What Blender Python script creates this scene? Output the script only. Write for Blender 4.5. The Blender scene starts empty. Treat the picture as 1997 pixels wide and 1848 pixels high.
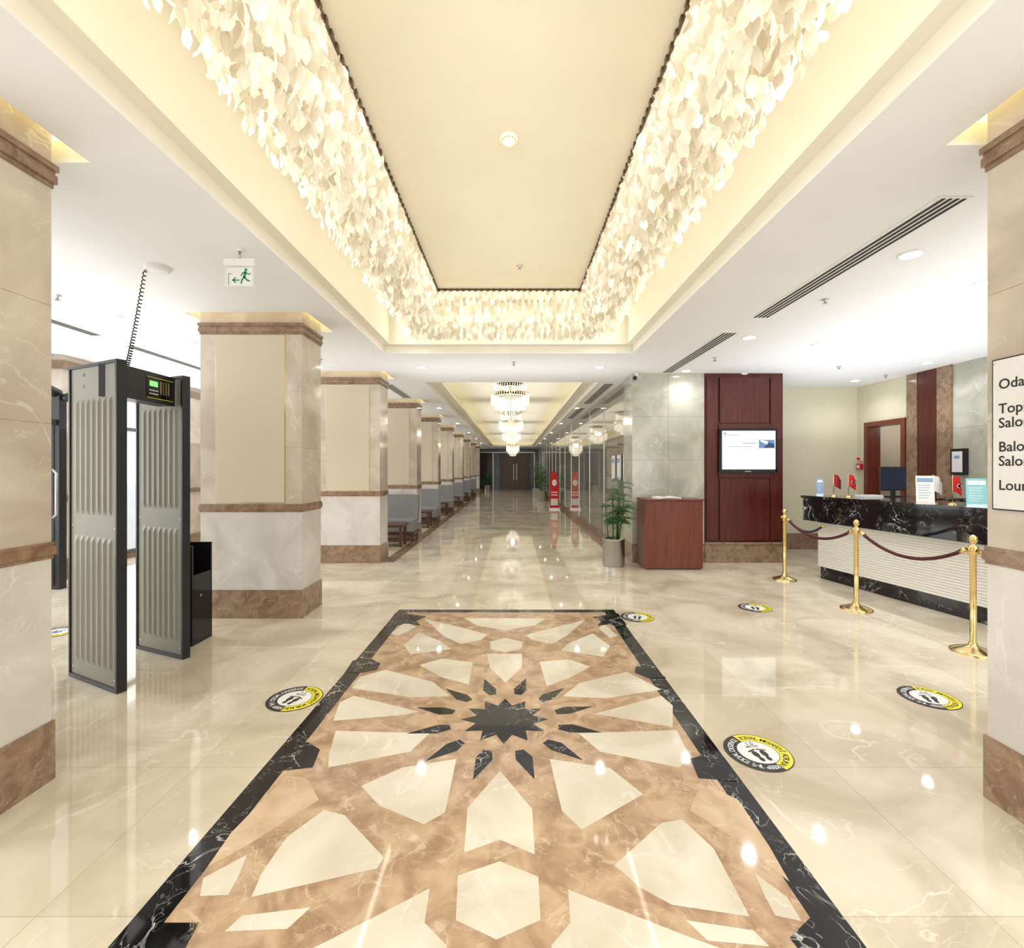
import bpy, bmesh, math, random
from mathutils import Matrix, Vector
random.seed(7)
F=930.0; HZ=915.0; CX=1000.0; EH=1.5
S=bpy.context.scene
S.view_settings.view_transform='Standard'
S.view_settings.exposure=.38
def fp(px,py,h=0.0):
    y=(EH-h)*F/(py-HZ); return ((px-CX)*y/F, y)
ZC=3.05
# ------------------------------------------------------------ materials
def nm(name):
    m=bpy.data.materials.new(name); m.use_nodes=True
    nt=m.node_tree; return m,nt,nt.nodes['Principled BSDF']
def plain(name,col,rough=.5,metal=0,emit=0,ecol=None,spec=.5,noise=0.0,nscale=20):
    m,nt,b=nm(name)
    b.inputs['Roughness'].default_value=rough; b.inputs['Metallic'].default_value=metal
    b.inputs['Specular IOR Level'].default_value=spec
    b.inputs['Base Color'].default_value=(*col,1)
    if noise>0:
        tc=nt.nodes.new('ShaderNodeTexCoord'); n=nt.nodes.new('ShaderNodeTexNoise'); n.inputs['Scale'].default_value=nscale; n.inputs['Detail'].default_value=4
        r=nt.nodes.new('ShaderNodeValToRGB')
        r.color_ramp.elements[0].position=.3; r.color_ramp.elements[1].position=.7
        r.color_ramp.elements[0].color=(*[c*(1-noise) for c in col],1); r.color_ramp.elements[1].color=(*[min(1,c*(1+noise)) for c in col],1)
        nt.links.new(tc.outputs['Object'],n.inputs['Vector']); nt.links.new(n.outputs['Fac'],r.inputs['Fac']); nt.links.new(r.outputs['Color'],b.inputs['Base Color'])
    if emit>0:
        b.inputs['Emission Color'].default_value=(*(ecol or col),1); b.inputs['Emission Strength'].default_value=emit
    return m
def marble(name,c1,c2,vein,scale=1.5,vw=.012,vs=.8,rough=.07,tile=None,detail=6,r0=.35,r1=.65,metal=0):
    m,nt,b=nm(name); L=nt.links.new
    b.inputs['Metallic'].default_value=metal
    tc=nt.nodes.new('ShaderNodeTexCoord')
    n=nt.nodes.new('ShaderNodeTexNoise'); n.inputs['Scale'].default_value=scale; n.inputs['Detail'].default_value=detail; n.inputs['Distortion'].default_value=.8
    L(tc.outputs['Object'],n.inputs['Vector'])
    r=nt.nodes.new('ShaderNodeValToRGB'); r.color_ramp.elements[0].position=r0; r.color_ramp.elements[1].position=r1
    r.color_ramp.elements[0].color=(*c1,1); r.color_ramp.elements[1].color=(*c2,1); L(n.outputs['Fac'],r.inputs['Fac'])
    mp=nt.nodes.new('ShaderNodeMapping'); mp.inputs['Location'].default_value=(13.1,4.2,7.7); mp.inputs['Rotation'].default_value=(.3,.5,.7)
    L(tc.outputs['Object'],mp.inputs['Vector'])
    n3=nt.nodes.new('ShaderNodeTexNoise'); n3.inputs['Scale'].default_value=scale*1.4; L(mp.outputs['Vector'],n3.inputs['Vector'])
    mr3=nt.nodes.new('ShaderNodeMapRange'); mr3.inputs['From Min'].default_value=.42; mr3.inputs['From Max'].default_value=.62; mr3.inputs['To Max'].default_value=vs; L(n3.outputs['Fac'],mr3.inputs['Value'])
    col=r.outputs['Color']
    for sc,wf,sf in ((.9,1.0,1.0),(2.3,.9,.6)):
        n2=nt.nodes.new('ShaderNodeTexNoise'); n2.inputs['Scale'].default_value=scale*sc; n2.inputs['Detail'].default_value=5; n2.inputs['Distortion'].default_value=.9
        L(mp.outputs['Vector'],n2.inputs['Vector'])
        s=nt.nodes.new('ShaderNodeMath'); s.operation='SUBTRACT'; s.inputs[1].default_value=.5; L(n2.outputs['Fac'],s.inputs[0])
        a=nt.nodes.new('ShaderNodeMath'); a.operation='ABSOLUTE'; L(s.outputs[0],a.inputs[0])
        mr=nt.nodes.new('ShaderNodeMapRange'); mr.inputs['From Min'].default_value=0; mr.inputs['From Max'].default_value=vw*wf; mr.inputs['To Min'].default_value=sf; mr.inputs['To Max'].default_value=0
        L(a.outputs[0],mr.inputs['Value'])
        mu=nt.nodes.new('ShaderNodeMath'); mu.operation='MULTIPLY'; L(mr.outputs[0],mu.inputs[0]); L(mr3.outputs[0],mu.inputs[1])
        mx=nt.nodes.new('ShaderNodeMixRGB'); L(mu.outputs[0],mx.inputs['Fac']); L(col,mx.inputs['Color1']); mx.inputs['Color2'].default_value=(*vein,1)
        col=mx.outputs['Color']
    out=col
    if tile:
        bt=nt.nodes.new('ShaderNodeTexBrick'); bt.offset=0; bt.inputs['Scale'].default_value=1
        bt.inputs['Brick Width'].default_value=tile; bt.inputs['Row Height'].default_value=tile; bt.inputs['Mortar Size'].default_value=.0018; bt.inputs['Mortar Smooth'].default_value=.2
        bt.inputs['Color1'].default_value=(.88,.86,.82,1); bt.inputs['Color2'].default_value=(1,1,1,1); bt.inputs['Mortar'].default_value=(.70,.65,.58,1)
        L(tc.outputs['Object'],bt.inputs['Vector'])
        m2=nt.nodes.new('ShaderNodeMixRGB'); m2.blend_type='MULTIPLY'; m2.inputs['Fac'].default_value=1
        L(out,m2.inputs['Color1']); L(bt.outputs['Color'],m2.inputs['Color2']); out=m2.outputs['Color']
    L(out,b.inputs['Base Color']); b.inputs['Roughness'].default_value=rough
    return m
def wood(name,c1,c2,rough=.3):
    m,nt,b=nm(name); L=nt.links.new
    tc=nt.nodes.new('ShaderNodeTexCoord'); mp=nt.nodes.new('ShaderNodeMapping'); mp.inputs['Scale'].default_value=(18,18,1.2)
    n=nt.nodes.new('ShaderNodeTexNoise'); n.inputs['Scale'].default_value=1.5; n.inputs['Detail'].default_value=5; n.inputs['Distortion'].default_value=.5
    r=nt.nodes.new('ShaderNodeValToRGB'); r.color_ramp.elements[0].position=.3; r.color_ramp.elements[1].position=.7
    r.color_ramp.elements[0].color=(*c1,1); r.color_ramp.elements[1].color=(*c2,1)
    L(tc.outputs['Object'],mp.inputs['Vector']); L(mp.outputs['Vector'],n.inputs['Vector']); L(n.outputs['Fac'],r.inputs['Fac']); L(r.outputs['Color'],b.inputs['Base Color'])
    b.inputs['Roughness'].default_value=rough; return m
FLOOR=marble('marble_floor_beige',(.55,.465,.345),(.79,.72,.59),(.96,.92,.84),scale=1.6,vw=.010,vs=.6,rough=.04,tile=.8,r0=.30,r1=.60,detail=8)
CREAM=marble('marble_inlay_cream',(.66,.59,.47),(.82,.77,.66),(.96,.94,.88),scale=2.2,vw=.010,vs=.5,rough=.045)
BROWNF=marble('marble_inlay_brown',(.37,.23,.135),(.59,.415,.27),(.82,.67,.50),scale=7,vw=.022,vs=.5,rough=.055,detail=14,r0=.36,r1=.62)
BLACK=marble('marble_black',(.006,.006,.007),(.014,.014,.016),(.75,.75,.75),scale=3.5,vw=.007,vs=.9,rough=.05)
COLM=marble('marble_column_light',(.51,.425,.35),(.69,.61,.52),(.86,.80,.72),scale=1.9,vw=.011,vs=.55,rough=.1,r0=.32,r1=.62)
COLLOW=marble('marble_column_grey',(.60,.56,.52),(.75,.72,.69),(.90,.88,.85),scale=2.1,vw=.011,vs=.5,rough=.1)
EMP=marble('marble_emperador',(.22,.135,.085),(.35,.235,.155),(.56,.44,.33),scale=9,vw=.02,vs=.5,rough=.12,detail=12,r0=.36,r1=.64)
GREENM=marble('marble_grey_green',(.36,.36,.29),(.56,.555,.47),(.80,.80,.72),scale=1.9,vw=.010,vs=.6,rough=.1)
WHITE=plain('paint_white_ceiling',(.92,.93,.955),.9,noise=.01,nscale=2,spec=.2)
CREAMP=plain('paint_cream_cove',(.93,.90,.80),.8,noise=.01,nscale=2,spec=.2)
PANEL=plain('stretch_ceiling_champagne',(.655,.595,.465),.7,noise=.03,nscale=1.5,spec=.1)
BRONZE=plain('bronze_trim',(.10,.06,.03),.4,noise=.2)
WALLC=plain('paint_cream_wall',(.75,.71,.54),.8,noise=.02,nscale=3)
FABRIC=plain('wallpaper_beige',(.66,.58,.455),.8,noise=.03,nscale=120)
WOOD=wood('wood_mahogany',(.065,.010,.007),(.115,.020,.013),.25)
WOOD2=wood('wood_cherry',(.115,.022,.012),(.185,.042,.024),.3)
GREY=plain('metal_grey_panel',(.30,.29,.24),.5,.2,noise=.03,nscale=5)
RIDGE=plain('metal_grey_ridge',(.34,.33,.275),.45,.2,noise=.03,nscale=5)
BLK=plain('plastic_black',(.014,.015,.018),.35,noise=.1)
BLKG=plain('gloss_black',(.008,.008,.009),.08,noise=.1)
SLOT=plain('slot_dark',(.03,.03,.03),.8,noise=.1)
GOLD=plain('polished_brass',(.80,.60,.28),.18,1,noise=.05)
STEEL=plain('brushed_steel',(.50,.50,.49),.28,1,noise=.05)
ROPE=plain('rope_burgundy',(.07,.006,.012),.7,noise=.3,nscale=80)
ROPEB=plain('rope_black',(.01,.01,.012),.6,noise=.3,nscale=80)
WPL=plain('plastic_white',(.85,.85,.84),.4,noise=.01)
GRN=plain('sign_green',(.0,.30,.10),.5,noise=.05)
RED=plain('flag_red',(.65,.01,.015),.6,noise=.05)
YEL=plain('sticker_yellow',(.85,.76,.02),.35,noise=.02)
STB=plain('sticker_black',(.012,.012,.012),.35,noise=.05)
STW=plain('sticker_white',(.85,.85,.85),.35,noise=.01)
TEAL=plain('card_teal',(.25,.60,.66),.4,noise=.05)
BLUEC=plain('card_blue',(.25,.40,.60),.4,noise=.05)
UPH=plain('upholstery_grey',(.24,.24,.24),.85,noise=.05,nscale=60)
DKW=wood('wood_dark_brown',(.06,.025,.015),(.12,.05,.03),.3)
LEAF=plain('leaf_green',(.06,.16,.03),.5,noise=.35,nscale=9)
SOIL=plain('soil',(.05,.03,.02),.9,noise=.3)
LED=plain('downlight_emitter',(1,1,1),.5,emit=12,ecol=(1,.98,.94))
LEDY=plain('cove_led_warm',(1,.85,.5),.5,emit=1.2,ecol=(1,.86,.44))
SCREEN=plain('screen_white',(.1,.1,.1),.3,emit=.76,ecol=(.96,.98,1))
SCRB=plain('screen_blue',(.02,.05,.1),.3,emit=.5,ecol=(.22,.42,.75))
SCRD=plain('screen_navy',(.02,.05,.1),.3,emit=.4,ecol=(.03,.08,.22))
SCRG=plain('screen_grey_lines',(.1,.1,.1),.3,emit=.5,ecol=(.6,.65,.7))
LCD=plain('lcd_green',(.1,.5,.1),.3,emit=.8,ecol=(.25,.9,.2))
RIBW=plain('counter_white',(.88,.86,.80),.5,noise=.01)
NAVY=plain('monitor_back',(.01,.02,.06),.2,noise=.1)
WARMG=plain('door_glass_dark',(.03,.025,.03),.08,noise=.2,nscale=2)
STOREF=marble('polished_glass_panel',(.42,.40,.35),(.52,.50,.44),(.60,.58,.53),scale=.8,rough=.03,metal=.6)
# shells: glow and individual shading put into random per-shell colour and emission
SHELL,nt,b=nm('capiz_shell')
b.inputs['Roughness'].default_value=.35
L=nt.links.new
ge=nt.nodes.new('ShaderNodeNewGeometry')
r=nt.nodes.new('ShaderNodeValToRGB'); r.color_ramp.elements[0].color=(.70,.63,.50,1); r.color_ramp.elements[1].color=(.96,.93,.86,1)
L(ge.outputs['Random Per Island'],r.inputs['Fac']); L(r.outputs['Color'],b.inputs['Base Color'])
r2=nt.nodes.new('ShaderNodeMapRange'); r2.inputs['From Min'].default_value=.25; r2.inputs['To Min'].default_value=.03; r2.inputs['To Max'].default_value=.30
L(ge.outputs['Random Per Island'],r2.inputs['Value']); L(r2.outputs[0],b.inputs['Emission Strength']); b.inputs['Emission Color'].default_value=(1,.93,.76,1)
tr=nt.nodes.new('ShaderNodeBsdfTranslucent'); L(r.outputs['Color'],tr.inputs['Color'])
mixs=nt.nodes.new('ShaderNodeMixShader'); mixs.inputs['Fac'].default_value=.25
o=nt.nodes['Material Output']; L(b.outputs[0],mixs.inputs[1]); L(tr.outputs[0],mixs.inputs[2]); L(mixs.outputs[0],o.inputs['Surface'])
CRYS=plain('crystal_lit',(.95,.93,.88),.1,emit=.6,ecol=(1,.93,.8))
GLASS,nt,b=nm('window_glass')
t=nt.nodes.new('ShaderNodeBsdfTransparent'); g=nt.nodes.new('ShaderNodeBsdfGlossy'); g.inputs['Roughness'].default_value=.02
ms=nt.nodes.new('ShaderNodeMixShader'); ms.inputs['Fac'].default_value=.1
nt.links.new(t.outputs[0],ms.inputs[1]); nt.links.new(g.outputs[0],ms.inputs[2]); nt.links.new(ms.outputs[0],nt.nodes['Material Output'].inputs['Surface'])
ACRY,nt,b=nm('acrylic_sign')
t=nt.nodes.new('ShaderNodeBsdfTransparent'); d=nt.nodes.new('ShaderNodeBsdfDiffuse'); d.inputs['Color'].default_value=(.9,.93,.92,1)
ms=nt.nodes.new('ShaderNodeMixShader'); ms.inputs['Fac'].default_value=.55
nt.links.new(t.outputs[0],ms.inputs[1]); nt.links.new(d.outputs[0],ms.inputs[2]); nt.links.new(ms.outputs[0],nt.nodes['Material Output'].inputs['Surface'])

# ------------------------------------------------------------ builder
_tc={}
def text_geo(body,size,align='LEFT'):
    k=(body,size,align)
    if k in _tc: return _tc[k]
    c=bpy.data.curves.new('t','FONT'); c.body=body; c.size=size; c.align_x=align; c.resolution_u=3; c.offset=size*.012
    ob=bpy.data.objects.new('t',c); S.collection.objects.link(ob)
    dg=bpy.context.evaluated_depsgraph_get(); me=bpy.data.meshes.new_from_object(ob.evaluated_get(dg))
    vs=[v.co.copy() for v in me.vertices]; fs=[tuple(p.vertices) for p in me.polygons]
    bpy.data.objects.remove(ob); bpy.data.curves.remove(c); bpy.data.meshes.remove(me)
    _tc[k]=(vs,fs); return _tc[k]
class MB:
    def __init__(s): s.v=[];s.f=[];s.m=[];s.sm=[];s.mats=[];s.M=Matrix.Identity(4)
    def add(s,vs,fs,mat,smooth=False):
        if mat not in s.mats: s.mats.append(mat)
        i=s.mats.index(mat); o=len(s.v)
        for p in vs: s.v.append(tuple(s.M@Vector(p)))
        for f in fs: s.f.append(tuple(o+k for k in f)); s.m.append(i); s.sm.append(smooth)
    def box(s,x0,x1,y0,y1,z0,z1,mat):
        s.add([(x0,y0,z0),(x1,y0,z0),(x1,y1,z0),(x0,y1,z0),(x0,y0,z1),(x1,y0,z1),(x1,y1,z1),(x0,y1,z1)],
          [(0,3,2,1),(4,5,6,7),(0,1,5,4),(1,2,6,5),(2,3,7,6),(3,0,4,7)],mat)
    def prism(s,poly,z0,z1,mat):
        n=len(poly)
        s.add([(x,y,z0) for x,y in poly]+[(x,y,z1) for x,y in poly],[tuple(range(n-1,-1,-1)),tuple(range(n,2*n))]+[(i,(i+1)%n,n+(i+1)%n,n+i) for i in range(n)],mat)
    def flat(s,poly,z,mat):
        a=sum(poly[i][0]*poly[(i+1)%len(poly)][1]-poly[(i+1)%len(poly)][0]*poly[i][1] for i in range(len(poly)))
        if a<0: poly=poly[::-1]
        s.add([(x,y,z) for x,y in poly],[tuple(range(len(poly)))],mat)
    def lathe(s,cx,cy,prof,mat,n=24,smooth=True):
        vs=[];fs=[]
        for r,z in prof:
            for i in range(n):
                a=2*math.pi*i/n; vs.append((cx+r*math.cos(a),cy+r*math.sin(a),z))
        for j in range(len(prof)-1):
            for i in range(n): fs.append((j*n+i,j*n+(i+1)%n,(j+1)*n+(i+1)%n,(j+1)*n+i))
        s.add(vs,fs,mat,smooth)
        L=len(prof)-1
        s.add(vs[:n],[tuple(range(n-1,-1,-1))],mat); s.add(vs[L*n:],[tuple(range(n))],mat)
    def tube(s,pts,r,mat,n=8,r1=None):
        pts=[Vector(p) for p in pts]; vs=[];fs=[]; r1=r if r1 is None else r1
        prev=None
        for i,p in enumerate(pts):
            d=(pts[min(i+1,len(pts)-1)]-pts[max(i-1,0)]).normalized()
            if prev is None: u=d.orthogonal().normalized()
            else: u=(prev-d*prev.dot(d)).normalized()
            prev=u; w=d.cross(u); rr=r+(r1-r)*i/(len(pts)-1)
            for k in range(n):
                a=2*math.pi*k/n; vs.append(p+u*rr*math.cos(a)+w*rr*math.sin(a))
        for j in range(len(pts)-1):
            for k in range(n): fs.append((j*n+k,j*n+(k+1)%n,(j+1)*n+(k+1)%n,(j+1)*n+k))
        fs.append(tuple(range(n-1,-1,-1))); fs.append(tuple(range((len(pts)-1)*n,len(pts)*n)))
        s.add(vs,fs,mat,True)
    def text(s,body,size,M,mat,align='LEFT'):
        vs,fs=text_geo(body,size,align); s.add([M@v for v in vs],fs,mat)
    def stroke(s,pts,w,M,mat,z=0):
        for a,b2 in zip(pts[:-1],pts[1:]):
            a=Vector(a);b2=Vector(b2); d=(b2-a); 
            if d.length<1e-6: continue
            d.normalize(); nn=Vector((-d.y,d.x))*w/2; e=d*w*.3
            q=[a-e+nn,a-e-nn,b2+e-nn,b2+e+nn]
            s.add([M@Vector((p.x,p.y,z)) for p in q],[(0,1,2,3)],mat)
    def disc(s,cx,cy,rx,ry,M,mat,z=0,n=24,a0=0,a1=2*math.pi):
        vs=[M@Vector((cx+rx*math.cos(a0+(a1-a0)*i/n),cy+ry*math.sin(a0+(a1-a0)*i/n),z)) for i in range(n if a1-a0>6.28 else n+1)]
        s.add(vs,[tuple(range(len(vs)))],mat)
    def done(s,name,bevel=0,recalc=False,parent=None):
        me=bpy.data.meshes.new(name); me.from_pydata(s.v,[],s.f)
        for m in s.mats: me.materials.append(m)
        me.polygons.foreach_set('material_index',s.m); me.polygons.foreach_set('use_smooth',s.sm); me.update()
        ob=bpy.data.objects.new(name,me); S.collection.objects.link(ob)
        if bevel:
            md=ob.modifiers.new('b','BEVEL'); md.width=bevel; md.segments=2; md.limit_method='ANGLE'
        if parent: ob.parent=parent
        return ob
def wallM(origin,xdir,ydir):
    x=Vector(xdir).normalized(); y=Vector(ydir).normalized(); z=x.cross(y)
    M=Matrix.Identity(4)
    for i in range(3): M[i][0]=x[i];M[i][1]=y[i];M[i][2]=z[i];M[i][3]=origin[i]
    return M
def plate(mb,x0,x1,y0,y1,z0,z1,holes,mat):
    xs=sorted({x0,x1}|{h[0] for h in holes}|{h[1] for h in holes}); ys=sorted({y0,y1}|{h[2] for h in holes}|{h[3] for h in holes})
    xs=[x for x in xs if x0<=x<=x1]; ys=[y for y in ys if y0<=y<=y1]
    for j in range(len(ys)-1):
        cy=(ys[j]+ys[j+1])/2; run=None
        for i in range(len(xs)-1):
            cx=(xs[i]+xs[i+1])/2
            solid=not any(h[0]<cx<h[1] and h[2]<cy<h[3] for h in holes)
            if solid and run is None: run=xs[i]
            if (not solid) and run is not None: mb.box(run,xs[i],ys[j],ys[j+1],z0,z1,mat); run=None
        if run is not None: mb.box(run,xs[-1],ys[j],ys[j+1],z0,z1,mat)

YB=-3.0; YE=36.0; XL=-6.5; XR=6.5
# ------------------------------------------------------------ floor
mb=MB(); mb.box(XL-.3,XR+1.5,YB-.2,YE+.2,-.1,0,FLOOR); mb.done('floor')
mb=MB(); mb.box(-40,XL-.3,-20,60,-.15,-.05,plain('pavement_grey',(.5,.5,.5),.8,noise=.1)); mb.done('ground_outside')
mb=MB()
mb.box(-2.12,-1.92,7.7,YE,0.0002,.0015,EMP); mb.box(1.72,1.94,8.3,YE,0.0002,.0015,EMP)
for yy in (9.4,12.4,15.4,18.4,21.4,24.4,27.4,30.4): mb.box(-1.92,1.72,yy,yy+.12,.0002,.0012,CREAM)
mb.done('trim_floor_band')

mb=MB()
Lx=lambda y:-1.28+( -1.215+1.28)*(y-.8)/(5.12-.8)
Rx=lambda y:1.115+(1.08-1.115)*(y-.8)/(5.08-.8)
y0,y1=.8,5.1
mb.flat([(Lx(y0),y0),(Rx(y0),y0),(Rx(y1),y1),(Lx(y1),y1)],.0010,BLACK)
w=.115
mb.flat([(Lx(y0)+w,y0+w),(Rx(y0)-w,y0+w),(Rx(y1)-w,y1-.1),(Lx(y1)+w,y1-.1)],.0016,BROWNF)
def P(pts,mat,z=.0022): mb.flat([fp(a,b2) for a,b2 in pts],z,mat)
cream=[
 [(975,1680),(1050,1710),(1054,1795),(968,1833),(889,1795),(893,1708)],
 [(975,1503),(1038,1578),(1043,1667),(975,1638),(905,1663),(912,1576)],
 [(632,1580),(672,1590),(748,1672),(735,1694),(490,1750),(512,1700),(560,1632)],
 [(1330,1598),(1392,1655),(1462,1788),(1310,1765),(1250,1732),(1198,1688),(1290,1605)],
 [(482,1667),(465,1710),(445,1746),(390,1748),(396,1713)],
 [(1472,1703),(1535,1750),(1563,1797),(1512,1786),(1490,1745)],
 [(890,1480),(868,1585),(826,1608),(738,1570),(704,1533),(785,1497)],
 [(1072,1480),(1190,1498),(1254,1549),(1135,1618),(1096,1582)],
 [(655,1425),(838,1430),(800,1466),(640,1497),(642,1470)],
 [(1128,1430),(1320,1424),(1346,1478),(1325,1497),(1170,1466)],
 [(690,1357),(818,1388),(790,1394),(650,1406),(662,1370)],
 [(1290,1357),(1312,1376),(1312,1418),(1160,1392)],
 [(752,1306),(845,1330),(878,1358),(800,1360),(686,1342),(702,1320)],
 [(1222,1310),(1290,1345),(1180,1362),(1098,1358),(1130,1332)],
 [(862,1284),(922,1292),(914,1335),(862,1321),(818,1297)],
 [(1052,1290),(1110,1286),(1152,1300),(1110,1322),(1066,1338)],
 [(950,1275),(1018,1275),(1018,1300),(986,1332),(955,1302)],
 [(986,1244),(1020,1252),(1016,1266),(986,1272),(956,1266),(956,1251)],
 [(816,1233),(858,1250),(880,1266),(800,1276),(788,1258)],
 [(1156,1235),(1190,1260),(1176,1281),(1094,1268),(1110,1254)],
 [(828,1207),(902,1224),(950,1238),(938,1248),(898,1256),(865,1240)],
 [(1140,1209),(1080,1224),(1026,1238),(1036,1248),(1076,1256),(1105,1240)],
 [(905,1205),(1065,1206),(1042,1220),(986,1229),(930,1220)],
 [(790,1213),(812,1222),(795,1232),(775,1240),(762,1236)],[(1175,1215),(1205,1240),(1190,1244),(1168,1226)],
 [(838,1733),(828,1800),(872,1845),(850,1950),(330,1990),(585,1862),(640,1835)],
 [(1108,1735),(1112,1800),(1075,1845),(1100,1950),(1640,1990),(1440,1862),(1350,1830)],
 [(606,1770),(560,1812),(438,1817),(472,1786)],
 [(1338,1795),(1380,1835),(1500,1846),(1470,1815)],
 [(960,1862),(1010,1862),(1040,1990),(910,1990)],
]
for p in cream: P(p,CREAM)
PEACH=marble('marble_inlay_peach',(.56,.39,.24),(.70,.53,.37),(.88,.74,.56),scale=6,vw=.02,vs=.5,rough=.055,detail=12)
for p in [[(560,1512),(600,1520),(622,1560),(480,1650),(405,1690),(450,1625)],[(1382,1532),(1360,1545),(1345,1580),(1440,1640),(1540,1720),(1500,1650),(1440,1560)]]: P(p,PEACH,.0019)
c=fp(984,1403)
pts=[]
for i in range(24):
    a=math.pi/12*i+math.pi/2; rr=.262 if i%2==0 else .175
    pts.append((c[0]+rr*math.cos(a),c[1]+rr*math.sin(a)*.98))
mb.flat(pts,.0026,BLACK)
for i in range(12):
    a=math.pi/6*i+math.pi/12
    def q(r,t): return (c[0]+r*math.cos(a)-t*math.sin(a),c[1]+r*math.sin(a)+t*math.cos(a))
    mb.flat([q(.325,.024),q(.40,.050),q(.575,0.006),q(.40,-.040),q(.325,-.024)],.0026,BLACK)
for p in [[(688,1288),(722,1284),(742,1294),(735,1306),(708,1312),(672,1312)],
          [(575,1452),(600,1447),(624,1462),(610,1497),(555,1503),(520,1503)],
          [(1240,1300),(1262,1299),(1300,1322),(1262,1322),(1238,1312)],
          [(1395,1455),(1380,1470),(1346,1480),(1362,1518),(1440,1524)],
          [(300,1800),(388,1800),(345,1880),(240,1880)],
          [(1580,1790),(1540,1830),(1580,1880),(1700,1880)],
          [(772,1194),(832,1202),(812,1211),(820,1220),(790,1216),(770,1222),(755,1216)],
          [(1205,1196),(1155,1203),(1172,1211),(1165,1221),(1190,1217),(1212,1226),(1222,1218)]]: P(p,BLACK,.0026)
mb.done('floor_medallion_inlay')

# social distance stickers
def sticker(px,py,r,rot=0):
    x,y=fp(px,py); mb=MB()
    I=Matrix.Translation((x,y,0))@Matrix.Rotation(rot,4,'Z')
    def ring(r0,r1,a0,a1,mat,z):
        n=36
        vs=[];fs=[]
        for i in range(n+1):
            a=a0+(a1-a0)*i/n; vs+=[I@Vector((r0*math.cos(a),r0*math.sin(a),z)),I@Vector((r1*math.cos(a),r1*math.sin(a),z))]
        for i in range(n): fs.append((2*i,2*i+1,2*i+3,2*i+2))
        mb.add(vs,fs,mat)
    D=math.radians
    mb.disc(0,0,r,r,I,STB,.003,48)
    ring(r*.62,r*.97,D(-75),D(105),YEL,.0034)
    mb.disc(0,0,r*.60,r*.60,I,STW,.0034,40)
    def arc(txt,a_start,a_end,mat):
        n=len(txt)
        for i,ch in enumerate(txt):
            if ch==' ': continue
            a=D(a_start+(a_end-a_start)*(i+.5)/n)
            M=I@Matrix.Rotation(a-math.pi/2,4,'Z')@Matrix.Translation((0,r*.70,.0038))
            mb.text(ch,r*.24,M,mat,'CENTER')
    arc('SOSYAL MESAFEYİ KORUYUN',100,-70,STB)
    arc('KEEP THE SOCIAL DISTANCE',280,112,STW)
    mb.text('1.5',r*.22,I@Matrix.Translation((0,r*.38,.0038)),STB,'CENTER')
    mb.text('METRE',r*.14,I@Matrix.Translation((0,r*.25,.0038)),STB,'CENTER')
    for s2 in (-1,1):
        mb.disc(s2*r*.14,-r*.10,r*.10,r*.17,I,STB,.0038); mb.disc(s2*r*.12,-r*.36,r*.075,r*.12,I,STB,.0038)
        for k in range(5): mb.disc(s2*r*(.05+.055*k),r*(.135-.02*k),r*.03,r*.04,I,STB,.0038,10)
    mb.done('floor_distance_sticker')
sticker(575,1362,.172,-.35); sticker(1478,1467,.168,.15); sticker(1811,1360,.165,-.35); sticker(1472,1185,.165,-.3); sticker(1243,1203,.165,-.3); sticker(112,1232,.165,-.4)

# ------------------------------------------------------------ columns
cols=[(-3.235,-2.235,1.83,2.31)]+[(-3.15,-2.13,yy,yy+.48) for yy in (4.81,7.64,10.6,13.6,16.8,20.2,23.6,27,30.4)]
cols.append((2.17,3.17,1.70,2.18))
def column(x0,x1,y0,y1,name):
    mb=MB(); 
    mb.box(x0,x1,y0,y1,.28,1.08,COLLOW)
    mb.box(x0,x1,y0,y1,1.14,3.165,COLM)
    e=.010
    mb.box(x0-e,x1+e,y0-e,y1+e,0,.285,EMP)
    for z0,z1,e in ((1.07,1.088,.006),(1.088,1.13,.014),(1.13,1.15,.008)): mb.box(x0-e,x1+e,y0-e,y1+e,z0,z1,EMP)
    for z0,z1,e in ((2.86,2.885,.006),(2.885,2.925,.016),(2.925,2.945,.010),(2.945,2.975,.020)): mb.box(x0-e,x1+e,y0-e,y1+e,z0,z1,EMP)
    for s2,yy in ((-1,y0),(1,y1)):
        a,b2=x0+.16,x1-.17
        ya,yb=sorted((yy,yy+s2*.004)); mb.box(a-.006,b2+.006,ya,yb,1.16,2.855,GOLD)
        ya,yb=sorted((yy,yy+s2*.008)); mb.box(a,b2,ya,yb,1.165,2.85,FABRIC)
    for zz in (1.72,2.29):
        mb.box(x0-.0004,x1+.0004,y0-.0004,y1+.0004,zz,zz+.002,EMP)
    mb.done(name)
holes=[(-1.71,1.60,-1.2,6.38),(-1.57,1.53,8.48,33)]
for i,(x0,x1,yy0,yy1) in enumerate(cols):
    column(x0,x1,yy0,yy1,'marble_column'); holes.append((x0-.1,x1+.1,yy0-.1,yy1+.1))
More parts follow.
